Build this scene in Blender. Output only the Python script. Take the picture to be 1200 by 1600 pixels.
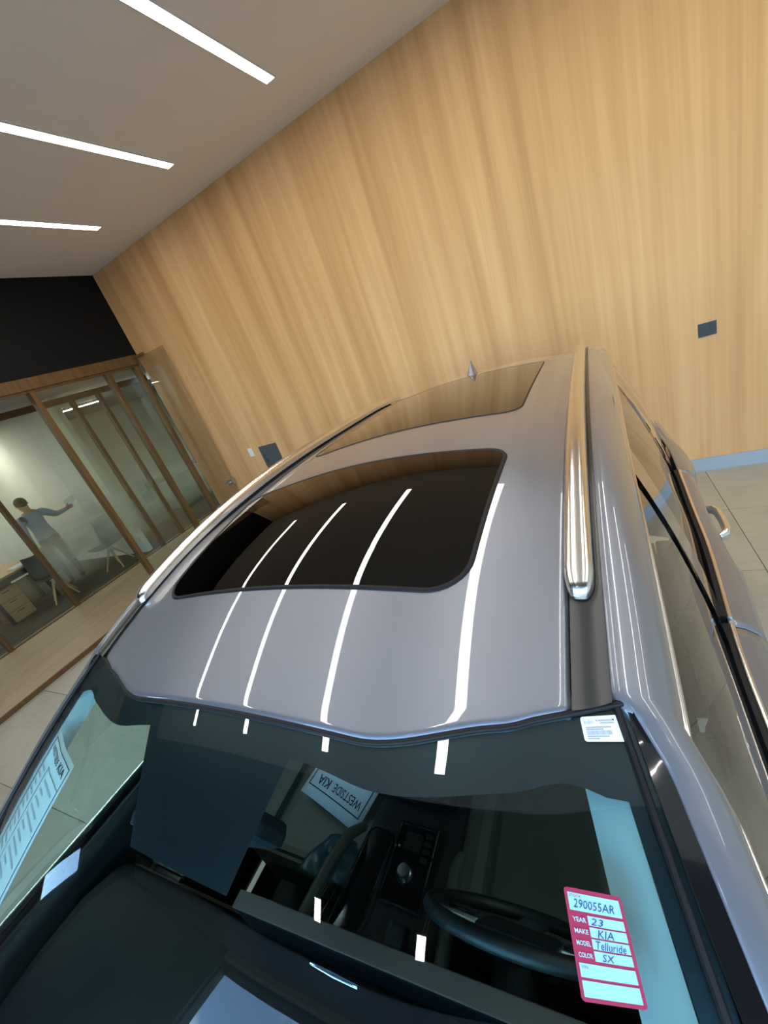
import bpy, bmesh, math, random
from mathutils import Vector, Matrix
for o in list(bpy.data.objects): bpy.data.objects.remove(o)
random.seed(4)
S = bpy.context.scene
C = S.collection
PI = math.pi

# ---------------------------------------------------------------- camera
H = 2.14
YAW, PITCH, ROLL, FPX = -0.54664, 0.38738, 0.36784, 637.0
fw = Vector((math.sin(YAW)*math.cos(PITCH), math.cos(YAW)*math.cos(PITCH), -math.sin(PITCH)))
r0 = Vector((math.cos(YAW), -math.sin(YAW), 0)); d0 = fw.cross(r0)
rt = r0*math.cos(ROLL) + d0*math.sin(ROLL); dn = d0*math.cos(ROLL) - r0*math.sin(ROLL)
cd = bpy.data.cameras.new('camera'); cam = bpy.data.objects.new('camera', cd); C.objects.link(cam)
cam.matrix_world = Matrix(((rt.x, -dn.x, -fw.x, 0), (rt.y, -dn.y, -fw.y, 0), (rt.z, -dn.z, -fw.z, H), (0, 0, 0, 1)))
cd.sensor_fit = 'HORIZONTAL'; cd.sensor_width = 36; cd.lens = FPX/1200*36; cd.clip_start = .02; cd.clip_end = 200
S.camera = cam

# ---------------------------------------------------------------- world, exposure
W_ = bpy.data.worlds.new('sky'); S.world = W_; W_.use_nodes = True
nt = W_.node_tree; bg = nt.nodes['Background']
sky = nt.nodes.new('ShaderNodeTexSky'); sky.sky_type = 'NISHITA'; sky.sun_disc = False
sky.sun_elevation = math.radians(48); sky.sun_rotation = math.radians(40)
tc = nt.nodes.new('ShaderNodeTexCoord'); cl = nt.nodes.new('ShaderNodeTexNoise'); cl.inputs['Scale'].default_value = 3.2; cl.inputs['Detail'].default_value = 6
rp = nt.nodes.new('ShaderNodeValToRGB'); rp.color_ramp.elements[0].position = .56; rp.color_ramp.elements[1].position = .82
mx = nt.nodes.new('ShaderNodeMixRGB'); mx.inputs[2].default_value = (9, 9.4, 10, 1)
nt.links.new(tc.outputs['Generated'], cl.inputs['Vector']); nt.links.new(cl.outputs['Fac'], rp.inputs['Fac'])
nt.links.new(rp.outputs['Color'], mx.inputs[0]); nt.links.new(sky.outputs['Color'], mx.inputs[1])
tn = nt.nodes.new('ShaderNodeMixRGB'); tn.blend_type = 'MULTIPLY'; tn.inputs[0].default_value = 1; tn.inputs[2].default_value = (.86, .965, 1.09, 1)
nt.links.new(mx.outputs['Color'], tn.inputs[1]); nt.links.new(tn.outputs['Color'], bg.inputs['Color']); bg.inputs['Strength'].default_value = 1.5
S.view_settings.view_transform = 'Standard'; S.view_settings.look = 'None'
S.view_settings.gamma = 1; S.view_settings.use_curve_mapping = False
S.view_settings.exposure = 0.25
STRIP = 18.5      # emission of the ceiling strips

# ---------------------------------------------------------------- materials
MT = {}
def mat(name, col=(.5, .5, .5), rough=.5, metal=0, coat=0, coat_rough=.03, spec=.5, emit=None, es=0, sub=None):
    m = bpy.data.materials.new(name); m.use_nodes = True
    b = m.node_tree.nodes['Principled BSDF']
    b.inputs['Base Color'].default_value = (*col, 1); b.inputs['Roughness'].default_value = rough
    b.inputs['Metallic'].default_value = metal; b.inputs['Coat Weight'].default_value = coat
    b.inputs['Coat Roughness'].default_value = coat_rough; b.inputs['Specular IOR Level'].default_value = spec
    if emit: b.inputs['Emission Color'].default_value = (*emit, 1); b.inputs['Emission Strength'].default_value = es
    MT[name] = m
    return m
def nodes(m): return m.node_tree, m.node_tree.nodes, m.node_tree.links, m.node_tree.nodes['Principled BSDF']
def noise_col(m, stops, scale=(1, 1, 1), nscale=1.0, detail=4, rough=.6, layers=None, bump=0, space='Object'):
    """colour from one or two stretched noises through a ramp"""
    t, n, l, b = nodes(m)
    tc = n.new('ShaderNodeTexCoord'); prev = None
    for (sc, ns, w) in (layers or [(scale, nscale, 1)]):
        mp = n.new('ShaderNodeMapping'); mp.inputs['Scale'].default_value = sc
        nz = n.new('ShaderNodeTexNoise'); nz.inputs['Scale'].default_value = ns; nz.inputs['Detail'].default_value = detail; nz.inputs['Roughness'].default_value = rough
        l.new(tc.outputs[space], mp.inputs['Vector']); l.new(mp.outputs['Vector'], nz.inputs['Vector'])
        mu = n.new('ShaderNodeMath'); mu.operation = 'MULTIPLY_ADD'; mu.inputs[1].default_value = w
        l.new(nz.outputs['Fac'], mu.inputs[0])
        if prev is None: mu.inputs[2].default_value = 0
        else: l.new(prev.outputs[0], mu.inputs[2])
        prev = mu
    r = n.new('ShaderNodeValToRGB'); e = r.color_ramp.elements
    while len(e) < len(stops): e.new(.5)
    for q, (p, c) in zip(e, stops): q.position = p; q.color = (*c, 1)
    l.new(prev.outputs[0], r.inputs['Fac']); l.new(r.outputs['Color'], b.inputs['Base Color'])
    if bump:
        bp = n.new('ShaderNodeBump'); bp.inputs['Strength'].default_value = bump; bp.inputs['Distance'].default_value = .01
        l.new(prev.outputs[0], bp.inputs['Height']); l.new(bp.outputs['Normal'], b.inputs['Normal'])
    return r
def glass(name, tint, f0=.05, refl=(1, 1, 1), frost=None, rough=0.0):
    """thin sheet of glass: tinted see-through plus mirror reflection that grows towards grazing"""
    m = bpy.data.materials.new(name); m.use_nodes = True; t = m.node_tree; n = t.nodes; l = t.links
    n.remove(n['Principled BSDF']); out = n['Material Output']
    lw = n.new('ShaderNodeLayerWeight'); lw.inputs['Blend'].default_value = .5
    pw = n.new('ShaderNodeMath'); pw.operation = 'POWER'; pw.inputs[1].default_value = 5
    ma = n.new('ShaderNodeMath'); ma.operation = 'MULTIPLY_ADD'; ma.inputs[1].default_value = 1-f0; ma.inputs[2].default_value = f0
    l.new(lw.outputs['Facing'], pw.inputs[0]); l.new(pw.outputs[0], ma.inputs[0])
    tr = n.new('ShaderNodeBsdfTransparent'); tr.inputs['Color'].default_value = (*tint, 1)
    gl = n.new('ShaderNodeBsdfGlossy'); gl.inputs['Roughness'].default_value = rough; gl.inputs['Color'].default_value = (*refl, 1)
    thru = tr
    if frost:   # etched film: fades in and out with height z (object coordinates)
        tc = n.new('ShaderNodeTexCoord'); sp = n.new('ShaderNodeSeparateXYZ'); l.new(tc.outputs['Object'], sp.inputs[0])
        mr = n.new('ShaderNodeMapRange'); mr.inputs[1].default_value = 0; mr.inputs[2].default_value = 3
        l.new(sp.outputs['Z'], mr.inputs[0])
        r = n.new('ShaderNodeValToRGB'); e = r.color_ramp.elements
        while len(e) < len(frost): e.new(.5)
        for q, (p, v) in zip(e, frost): q.position = p/3; q.color = (v, v, v, 1)
        l.new(mr.outputs[0], r.inputs[0])
        tl = n.new('ShaderNodeBsdfTranslucent'); tl.inputs['Color'].default_value = (.62, .68, .6, 1)
        df = n.new('ShaderNodeBsdfDiffuse'); df.inputs['Color'].default_value = (.3, .33, .29, 1)
        ad = n.new('ShaderNodeMixShader'); ad.inputs[0].default_value = .35; l.new(tl.outputs[0], ad.inputs[1]); l.new(df.outputs[0], ad.inputs[2])
        mf = n.new('ShaderNodeMixShader'); l.new(r.outputs[0], mf.inputs[0]); l.new(tr.outputs[0], mf.inputs[1]); l.new(ad.outputs[0], mf.inputs[2])
        thru = mf
    mxs = n.new('ShaderNodeMixShader'); l.new(ma.outputs[0], mxs.inputs[0]); l.new(thru.outputs[0], mxs.inputs[1]); l.new(gl.outputs[0], mxs.inputs[2])
    l.new(mxs.outputs[0], out.inputs['Surface']); MT[name] = m
    return m

m = mat('oak_wall', rough=.55, spec=.25)
noise_col(m, [(.34, (.52, .275, .11)), (.46, (.62, .335, .14)), (.55, (.68, .38, .17)), (.68, (.78, .46, .22))],
          layers=[((4.6, 1, .22), 1.0, .60), ((17, 1, .45), 1.0, .29), ((80, 1, 1.0), 1.0, .11)], detail=3, rough=.55)
mat('black_wall', (.004, .005, .0062), .6, spec=.2)
m = mat('ceiling_paint', (.77, .72, .675), .9, spec=.1)
m = mat('tile', rough=.42, spec=.4)
noise_col(m, [(.3, (.35, .315, .24)), (.5, (.43, .39, .30)), (.7, (.49, .45, .36))], layers=[((1, 1, 1), 1.3, .6), ((1, 2.5, 1), 6, .4)], detail=6)
mat('grout', (.13, .115, .09), .9)
mat('grey_base', (.33, .37, .42), .6)
mat('white_paint', (.72, .72, .68), .8)
mat('office_paint', (.74, .74, .66), .8)
mat('office_ceiling', (.5, .47, .45), .9)
m = mat('oak_frame', rough=.42)
noise_col(m, [(.3, (.085, .042, .014)), (.7, (.17, .085, .03))], layers=[((30, 30, 2), 1, 1)])
m = mat('oak_floor', rough=.5)
noise_col(m, [(.3, (.36, .25, .14)), (.7, (.48, .35, .21))], layers=[((14, 1.2, 14), 1, .7), ((60, 3, 60), 1, .3)])
m = mat('carpet', rough=.95, spec=.05)
noise_col(m, [(.35, (.045, .042, .034)), (.65, (.10, .095, .08))], layers=[((28, 1.5, 1), 1, 1)])
mat('strip_light', (1, 1, 1), .5, emit=(1, .965, .90), es=STRIP)
mat('office_light', (1, 1, 1), .5, emit=(1, .98, .9), es=70)
mat('fixture_white', (.6, .59, .57), .6)
mat('black_plate', (.018, .021, .026), .45)
mat('white_plastic', (.75, .75, .75), .4)
mat('panel_grey', (.075, .08, .09), .5)
mat('steel', (.62, .62, .62), .28, 1)
# car
m = mat('car_paint', (.203, .208, .234), .36, .6, coat=1, coat_rough=.015)
mat('chrome_satin', (.78, .76, .72), .20, 1)
mat('chrome', (.8, .8, .8), .06, 1)
mat('gloss_black', (.008, .008, .009), .12, coat=1)
mat('channel_black', (.022, .021, .020), .28)
mat('rubber', (.008, .008, .009), .5, spec=.25)
mat('frit', (.005, .0065, .008), .35)
mat('trim_dark', (.005, .006, .007), .6)
mat('headliner', (.075, .078, .07), .9)
mat('pillar_fabric', (.36, .37, .35), .9)
mat('dash_black', (.004, .0055, .0065), .6)
mat('dash_trim', (.10, .062, .047), .4)
mat('leather', (.072, .074, .058), .5)
mat('leather_dark', (.009, .010, .0095), .5)
mat('piano_black', (.006, .006, .007), .1)
mat('teal_plastic', (.008, .055, .075), .35)
mat('paper', (.90, .91, .89), .6)
mat('ink', (.03, .03, .07), .6)
mat('ink_blue', (.05, .06, .22), .6)
mat('ink_soft', (.35, .37, .42), .6)
mat('tag_red', (.88, .03, .09), .5)
mat('tag_white', (.80, .82, .82), .5)
mat('tag_pink', (.62, .12, .32), .5)
mat('tire', (.014, .014, .014), .8)
mat('alloy', (.30, .30, .31), .3, 1)
mat('lamp_red', (.25, .006, .008), .15, coat=1)
mat('lamp_clear', (.55, .55, .55), .08, coat=1)
glass('sun_glass', (.02, .02, .02), .055)
glass('screen_glass', (.68, .92, .96), .055)
glass('side_glass', (.84, 1.0, 1.0), .06)
glass('dark_side_glass', (.10, .12, .12), .06)
glass('clear_glass', (.93, .97, .94), .045)
glass('door_glass', (.87, .87, .86), .02)
glass('frost_glass', (.92, .95, .91), .04, frost=[(.30, 0), (.5, .25), (.8, .55), (1.0, .42), (1.3, .14), (1.65, .03), (1.9, .0)])
glass('tagglass', (1, 1, 1), .03)
pm = MT['paper']; t_, n_, l_, b_ = nodes(pm); tl_ = n_.new('ShaderNodeBsdfTranslucent'); tl_.inputs['Color'].default_value = (.85, .87, .85, 1)
ms_ = n_.new('ShaderNodeMixShader'); ms_.inputs[0].default_value = .40; l_.new(b_.outputs[0], ms_.inputs[1]); l_.new(tl_.outputs[0], ms_.inputs[2]); l_.new(ms_.outputs[0], n_['Material Output'].inputs['Surface'])
mat('soffit_daylight', (.40, .48, .60), .8); mat('asphalt', (.17, .17, .17), .9)  # soffit colour carries the blue cast of the window daylight
# office
mat('shirt', (.22, .27, .40), .8); mat('trousers', (.025, .022, .02), .8); mat('skin', (.40, .22, .15), .6); mat('hair', (.055, .038, .025), .7)
mat('shell_black', (.016, .018, .018), .5); mat('beech', (.52, .36, .17), .5); mat('desk_oak', (.36, .23, .11), .5); mat('drawer_oak', (.26, .15, .07), .5)

# ---------------------------------------------------------------- mesh helpers
def link(name, me, m, parent=None, smooth=False, loc=None, rotz=0):
    o = bpy.data.objects.new(name, me); C.objects.link(o)
    if m is not None and not me.materials: me.materials.append(MT[m])
    if smooth:
        for p in me.polygons: p.use_smooth = True
    if parent: o.parent = parent
    if loc: o.location = loc
    if rotz: o.rotation_euler.z = rotz
    return o
def raw(name, vs, fs, m, parent=None, smooth=False, **k):
    me = bpy.data.meshes.new(name); me.from_pydata([tuple(v) for v in vs], [], fs); me.update()
    return link(name, me, m, parent, smooth, **k)
def from_bm(name, bm, m, parent=None, smooth=False, **k):
    bmesh.ops.recalc_face_normals(bm, faces=bm.faces)
    me = bpy.data.meshes.new(name); bm.to_mesh(me); bm.free()
    return link(name, me, m, parent, smooth, **k)
def add_box(bm, lo, hi, bev=0):
    lo = Vector(lo); hi = Vector(hi); c = (lo+hi)/2; s = hi-lo
    r = bmesh.ops.create_cube(bm, size=1, matrix=Matrix.Translation(c) @ Matrix.Diagonal((*[max(abs(q), 1e-5) for q in s], 1)))
    if bev:
        es = list({e for v in r['verts'] for e in v.link_edges})
        bmesh.ops.bevel(bm, geom=es, offset=bev, segments=2, affect='EDGES', profile=.6)
def box(name, lo, hi, m, parent=None, bev=0, **k):
    bm = bmesh.new(); add_box(bm, lo, hi, bev); return from_bm(name, bm, m, parent, bev > 0 and False, **k)
def grid(name, fn, us, vs, m, parent=None, thick=0, smooth=True, flip=False):
    nu, nv = len(us), len(vs)
    pts = [fn(u, v) for u in us for v in vs]
    fs = [(i*nv+j, (i+1)*nv+j, (i+1)*nv+j+1, i*nv+j+1) for i in range(nu-1) for j in range(nv-1)]
    if flip: fs = [f[::-1] for f in fs]
    o = raw(name, pts, fs, m, parent, smooth)
    if thick: solid(o, thick)
    return o
def solid(o, t, off=-1):
    md = o.modifiers.new('thickness', 'SOLIDIFY'); md.thickness = t; md.offset = off
    return o
def lin(a, b, n): return [a+(b-a)*i/(n-1) for i in range(n)]
def loft(name, secs, m, parent=None, closed=True, caps=True, smooth=True):
    n = len(secs[0]); vs = [p for s in secs for p in s]; fs = []
    for i in range(len(secs)-1):
        for j in range(n if closed else n-1):
            k = (j+1) % n
            fs.append((i*n+j, i*n+k, (i+1)*n+k, (i+1)*n+j))
    if caps and closed: fs += [tuple(range(n))[::-1], tuple((len(secs)-1)*n+j for j in range(n))]
    bm = bmesh.new(); bv = [bm.verts.new(v) for v in vs]
    for f in fs:
        try: bm.faces.new([bv[q] for q in f])
        except ValueError: pass
    o = from_bm(name, bm, m, parent, smooth)
    if smooth: o.data.set_sharp_from_angle(angle=math.radians(50))
    return o
def tube(name, pts, r, m, parent=None, n=8, flat=1.0, caps=True):
    pts = [Vector(p) for p in pts]; rs = r if isinstance(r, (list, tuple)) else [r]*len(pts); secs = []
    for i, p in enumerate(pts):
        d = (pts[min(i+1, len(pts)-1)]-pts[max(i-1, 0)]).normalized()
        up = Vector((0, 0, 1)) if abs(d.z) < .95 else Vector((0, 1, 0))
        a = d.cross(up).normalized(); b = a.cross(d)
        secs.append([p+rs[i]*(a*math.cos(t)+b*math.sin(t)*flat) for t in [2*PI*k/n for k in range(n)]])
    return loft(name, secs, m, parent, True, caps)
def lathe(name, prof, m, parent=None, n=24, axis='z', loc=(0, 0, 0)):
    secs = []
    for k in range(n):
        t = 2*PI*k/n; s = []
        for (r, h) in prof:
            p = (r*math.cos(t), r*math.sin(t), h)
            if axis == 'x': p = (h, r*math.cos(t), r*math.sin(t))
            s.append(Vector(p)+Vector(loc))
        secs.append(s)
    np_ = len(prof); bm = bmesh.new(); bv = [[bm.verts.new(q) for q in s] for s in secs]
    for k in range(n):
        for j in range(np_-1):
            bm.faces.new((bv[k][j], bv[(k+1) % n][j], bv[(k+1) % n][j+1], bv[k][j+1]))
    bmesh.ops.remove_doubles(bm, verts=bm.verts, dist=1e-5)
    o = from_bm(name, bm, m, parent, True); o.data.set_sharp_from_angle(angle=math.radians(40)); return o
def tag(o, label=None, cat=None, group=None, kind=None):
    if label: o['label'] = label
    if cat: o['category'] = cat
    if group: o['group'] = group
    if kind: o['kind'] = kind
    return o
def empty(name, loc=(0, 0, 0), rz=0):
    o = bpy.data.objects.new(name, None); C.objects.link(o); o.location = loc; o.rotation_euler.z = rz; o.empty_display_size = .1
    return o
def copy_tree(o, parent=None):
    c = o.copy(); C.objects.link(c); c.parent = parent
    for ch in list(o.children): copy_tree(ch, c)
    return c
def text_mesh(body, size=1.0, thin=0.0, shear=0.0):
    """flat text as vertices/faces, baseline-left at 0,0; returns (verts2d, faces, width)"""
    cu = bpy.data.curves.new('t', 'FONT'); cu.body = body; cu.size = size; cu.resolution_u = 2; cu.offset = thin; cu.shear = shear
    ob = bpy.data.objects.new('t', cu); C.objects.link(ob)
    dg = bpy.context.evaluated_depsgraph_get(); me = bpy.data.meshes.new_from_object(ob.evaluated_get(dg))
    vs = [(v.co.x, v.co.y) for v in me.vertices]; fs = [tuple(p.vertices) for p in me.polygons]
    bpy.data.objects.remove(ob); bpy.data.curves.remove(cu); bpy.data.meshes.remove(me)
    x0 = min(v[0] for v in vs); x1 = max(v[0] for v in vs)
    return [(x-x0, y) for x, y in vs], fs, x1-x0
def text_on(name, body, fmap, s0, t0, w, hgt, m, parent, thin=0, shear=0):
    """text laid into a (s right, t down) frame: fmap(s,t) -> 3D; s0,t0 = baseline-left, w = width, hgt = cap height"""
    vs, fs, tw = text_mesh(body, 1, thin, shear)
    return raw(name, [fmap(s0+x/tw*w, t0-y/.70*hgt) for x, y in vs], fs, m, parent)
def quad_on(name, fmap, s0, t0, s1, t1, m, parent, n=4):
    return grid(name, lambda a, b: fmap(s0+(s1-s0)*a, t0+(t1-t0)*b), lin(0, 1, n), lin(0, 1, n), m, parent, smooth=True)

# ================================================================ THE ROOM
YW, ZC, XP, XR, ZP, YF, XRW = 4.39, 4.10, -5.58, -7.46, .05, -2.75, 4.6
ZH = 3.065                     # underside of the black bulkhead
# floor with square porcelain tiles
fl = box('floor', (XP-.10, YF, -.12), (XRW, YW, -.006), 'grout'); tag(fl, 'beige grey porcelain tile floor of the showroom', 'floor', kind='structure')
TS = .805; tile_me = {}
for i in range(-9, 7):
    for j in range(-10, 3):
        x0, x1 = .83+(i-1)*TS, .83+i*TS; y0, y1 = 3.62+(j-1)*TS, 3.62+j*TS
        a0, a1, b0, b1 = max(x0, XP-.08)+.002, min(x1, XRW)-.002, max(y0, YF)+.002, min(y1, YW)-.002
        if a1-a0 < .02 or b1-b0 < .02: continue
        k = (round(a1-a0, 3), round(b1-b0, 3))
        if k not in tile_me:
            bm = bmesh.new(); add_box(bm, (-k[0]/2, -k[1]/2, -.02), (k[0]/2, k[1]/2, 0), 0)
            es = [e for e in bm.edges if all(v.co.z > -.001 for v in e.verts)]
            bmesh.ops.bevel(bm, geom=es, offset=.0015, segments=1, affect='EDGES')
            me = bpy.data.meshes.new('tile'); bm.to_mesh(me); bm.free(); me.materials.append(MT['tile']); tile_me[k] = me
        link('tile', tile_me[k], None, fl, loc=((a0+a1)/2, (b0+b1)/2, 0))
# walls
tag(box('wall_back', (XP, YW, 0), (XRW, YW+.15, ZC), 'oak_wall'), 'tall feature wall of vertical-grain honey oak', 'wall', kind='structure')
bb = box('baseboard_back', (XP+.06, YW-.014, 0), (XRW, YW, .131), 'grey_base', bev=.003); tag(bb, 'blue grey tile skirting along foot of the oak wall', 'baseboard', kind='structure')
tag(box('wall_left', (XP-.16, YF, ZH), (XP, YW+.15, ZC+.6), 'black_wall'), 'matt black bulkhead above the glazed office front', 'wall', kind='structure')
tag(box('wall_right', (XRW, YF, 0), (XRW+.15, YW+.15, ZC+.6), 'white_paint'), 'plain white side wall of the showroom', 'wall', kind='structure')
# ceiling: main cloud, black open slot, front strip
tag(box('ceiling', (XP-.16, -.80, ZC), (XRW+.15, YW+.15, ZC+.6), 'ceiling_paint'), 'warm grey painted showroom ceiling', 'ceiling', kind='structure')
tag(box('ceiling_front', (XP-.16, YF, ZC), (XRW+.15, -2.42, ZC+.6), 'soffit_daylight'), 'ceiling strip next to the shop window, coloured with its blue daylight', 'ceiling', kind='structure')
tag(box('ceiling_slot', (XP-.16, -2.42, ZC+.5), (XRW+.15, -.80, ZC+.6), 'black_wall'), 'black open service slot in the ceiling', 'ceiling', kind='structure')
tag(box('trim_2', (XP, -2.42, ZC-.002), (XRW, -2.40, ZC+.5), 'black_wall'), 'added black board darkening the ceiling slot on window side', 'trim', kind='structure')  # board added to keep the slot dark in the windshield reflection
tag(box('trim_3', (XP, -.82, ZC-.002), (XRW, -.80, ZC+.5), 'black_wall'), 'added black board darkening the ceiling slot on room side', 'trim', kind='structure')  # likewise added, hides the pale ceiling edge from reflections
# front shop window wall (behind the camera)
wf = box('wall_front', (XP-.16, YF-.2, 0), (-3.11, YF, ZC+.6), 'panel_grey'); tag(wf, 'dark wall pier beside the shop window', 'wall', kind='structure')
tag(box('wall_front_lintel', (-3.11, YF-.2, 4.02), (XRW, YF, ZC+.6), 'white_paint'), 'pale lintel above the shop window', 'wall', kind='structure')
w2 = empty('window_2', (0, YF-.1, 0)); tag(w2, 'tall shop window with black aluminium mullions', 'window', kind='structure')
xs = lin(-3.11, XRW, 6)
for a, b in zip(xs[:-1], xs[1:]): box('pane', (a+.03, -.006, .06), (b-.03, .006, 3.98), 'clear_glass', w2)
for a in xs: box('mullion', (a-.03, -.05, .0), (a+.03, .05, 4.02), 'black_plate', w2)
for a, b in zip(xs[:-1], xs[1:]):
    box('transom', (a+.03, -.05, 0), (b-.03, .05, .06), 'black_plate', w2); box('transom', (a+.03, -.05, 3.98), (b-.03, .05, 4.02), 'black_plate', w2)
tag(box('wall_left_pier', (XP-.16, YF, 0), (XP, -2.13, ZH), 'panel_grey'), 'dark wall pier at the corner by the shop window', 'wall', kind='structure')
tag(box('wall_left_pier_inner', (XP-.16, -1.80, 0), (XP, -1.5, ZH), 'panel_grey'), 'dark wall pier between narrow window and offices', 'wall', kind='structure')
tag(box('wall_left_apron', (XP-.16, -2.13, 0), (XP, -1.80, 2.42), 'panel_grey'), 'dark wall below the narrow side window', 'wall', kind='structure')
w4 = empty('window_4', (XP-.08, -1.965, 2.42)); tag(w4, 'narrow high window beside the offices', 'window', kind='structure')
box('pane', (-.005, -.145, .02), (.005, .145, .625), 'clear_glass', w4)
for q in (-1, 1): box('jamb', (-.03, q*.155-.01, 0), (.03, q*.155+.01, .645), 'black_plate', w4)
# forecourt outside, so that the window shows ground below the sky
tag(box('forecourt', (-30, -40, -.2), (30, YF-.2, -.05), 'asphalt'), 'paved forecourt outside the shop window', 'pavement', kind='structure')

# ceiling strip lights
def strip(x, y0, y1, label, group='linear ceiling lights'):
    t = empty('ceiling_light', (x, (y0+y1)/2, ZC)); L = (y1-y0)/2
    bm = bmesh.new()
    for s in (-1, 1):
        add_box(bm, (s*.044-.004, -L, -.012), (s*.044+.004, L, 0)); add_box(bm, (-.04, s*(L-.004)-.004, -.012), (.04, s*(L-.004)+.004, 0))
    from_bm('housing', bm, 'fixture_white', t)
    raw('diffuser', [(-.04, -L+.008, -.009), (.04, -L+.008, -.009), (.04, L-.008, -.009), (-.04, L-.008, -.009)], [(0, 3, 2, 1)], 'strip_light', t)
    tag(t, label, 'ceiling light', group); return t
LX = [-1.834+1.227*k for k in range(-2, 5)]
for k, x in enumerate(LX):
    where = ['recessed strip light in grey ceiling, closest to the black bulkhead', 'recessed strip light in grey ceiling, second from the black bulkhead',
             'recessed strip light in grey ceiling, third from the black bulkhead', 'recessed strip light above the middle of the car',
             'recessed strip light above the driver side of the car', 'recessed strip light above the aisle beside the car', 'recessed strip light closest to white side wall'][k]
    strip(x, -.57, 3.742, where)
for k, x in enumerate(LX[2:4]):
    t = strip(x, -2.05, -1.83, 'short hanging light in the ceiling slot, %s from the dark pier' % ('nearest', 'farther')[k], 'short lights in the ceiling slot')
    for q in (-.08, .08): tube('rod', [(0, q, 0), (0, q, .5)], .006, 'fixture_white', t)

# wall plates
def plate(name, cx, cz, w, h, m, label, cat, extra=None):
    t = empty(name, (cx, YW, cz)); box('cover', (-w/2, -.008, -h/2), (w/2, 0, h/2), m, t, bev=.002)
    if extra: extra(t)
    tag(t, label, cat); return t
def duo(t):
    for s in (-1, 1): box('insert', (s*.029-.017, -.0105, -.034), (s*.029+.017, -.008, .034), 'black_plate', t, bev=.001)
plate('wall_plate', .884, 1.284, .122, .108, 'black_plate', 'small black double cover plate on the oak wall', 'wall plate', duo)
def rocker(t): box('rocker', (-.017, -.011, -.034), (.017, -.008, .034), 'white_plastic', t, bev=.001)
plate('light_switch', -4.412, 1.296, .075, .122, 'white_plastic', 'white rocker light switch on oak wall beside grey panel', 'switch', rocker)
def door_leaf(t):
    lf = box('leaf', (-.125, -.016, -.165), (.125, -.008, .165), 'panel_grey', t, bev=.002); box('latch', (-.095, -.024, -.02), (-.078, -.016, .02), 'black_plate', lf, bev=.002)
    box('hinge_seam', (-.112, -.0165, -.15), (-.108, -.016, .15), 'black_plate', lf)
plate('access_panel', -4.075, 1.13, .33, .42, 'panel_grey', 'dark grey metal access panel on oak wall', 'access panel', door_leaf)

# ---------------------------------------------------------------- raised office front
pf = box('floor_platform', (-14.2, -1.5, -.1), (XP-.10, 10.8, ZP-.012), 'grout'); tag(pf, 'low raised platform in front of the glazed offices', 'floor', kind='structure')
x = XP-.105; row = 0; pl_me = {}
while x-.21 > XR-.15:
    y = -1.5+(row*.77) % 1.6-1.6
    while y < 6.5:
        a, b = max(y, -1.5), min(y+2.4, 6.5)
        if b-a > .05:
            k = round(b-a, 2)
            if k not in pl_me:
                bm = bmesh.new(); add_box(bm, (-.104, -(b-a)/2+.001, -.012), (.104, (b-a)/2-.001, 0)); me = bpy.data.meshes.new('plank'); bm.to_mesh(me); bm.free(); me.materials.append(MT['oak_floor']); pl_me[k] = me
            link('plank', pl_me[k], None, pf, loc=(x-.105, (a+b)/2, ZP))
        y += 2.4
    x -= .21; row += 1
tag(box('trim_1', (XP-.105, -1.5, 0), (XP-.08, YW, ZP+.004), 'oak_frame', bev=.003), 'dark oak nosing along the platform edge', 'trim', kind='structure')
tag(box('floor_carpet', (-14.2, -1.5, ZP-.012), (XR-.1, 10.8, ZP), 'carpet'), 'dark striped plank carpet in the offices', 'floor', kind='structure')
tag(box('ceiling_office', (-14.2, -1.5, ZH), (XP-.16, 10.8, ZH+.1), 'office_ceiling'), 'grey ceiling over the offices', 'ceiling', kind='structure')
tag(box('wall_office_back', (-14.2, -1.5, 0), (-14.0, 10.8, ZH), 'office_paint'), 'pale back wall of the offices', 'wall', kind='structure')
tag(box('wall_office_partition', (-12.0, 4.12, ZP), (XR-.25, 4.22, ZH), 'office_paint'), 'pale partition wall behind the man', 'wall', kind='structure')
tag(box('wall_office_rear', (-12.1, -1.5, ZP), (-12.0, 4.22, ZH), 'office_paint'), 'pale rear wall of the first office', 'wall', kind='structure')
tag(box('wall_office_end', (-14.2, 10.8, 0), (XP-.16, 10.95, ZH), 'office_paint'), 'pale end wall of the far office', 'wall', kind='structure')
tag(box('wall_office_side', (XP-.16, YW+.15, 0), (XP, 10.95, ZH+.1), 'office_paint'), 'pale side wall of the far office', 'wall', kind='structure')
tag(box('wall_office_near', (-14.2, -1.65, 0), (XP, -1.5, ZH+.1), 'office_paint'), 'pale near wall of the offices', 'wall', kind='structure')
# front timber portal
w1 = empty('window_1', (XP-.06, 0, ZP)); tag(w1, 'oak framed front of the offices below the black bulkhead', 'window', kind='structure')
box('header', (-.05, -1.5, 2.885), (.055, YW-.02, ZH-ZP), 'oak_frame', w1, bev=.004)
box('header_rebate', (-.03, -1.5, 2.86), (.03, YW-.02, 2.885), 'oak_frame', w1)
for y in (.55, 2.885, 3.86, 4.305):
    p_ = box('post', (-.05, y-.028, 0), (.05, y+.028, 2.86), 'oak_frame', w1, bev=.004)
    box('rebate', (-.012, y+.028, 0), (.012, y+.042, 2.86), 'oak_frame', p_)
box('pane', (-.005, 3.888, .02), (.005, 4.277, 2.86), 'clear_glass', w1)
box('pane', (-.005, 2.93, .02), (.005, 3.832, 2.86), 'clear_glass', w1)
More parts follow.
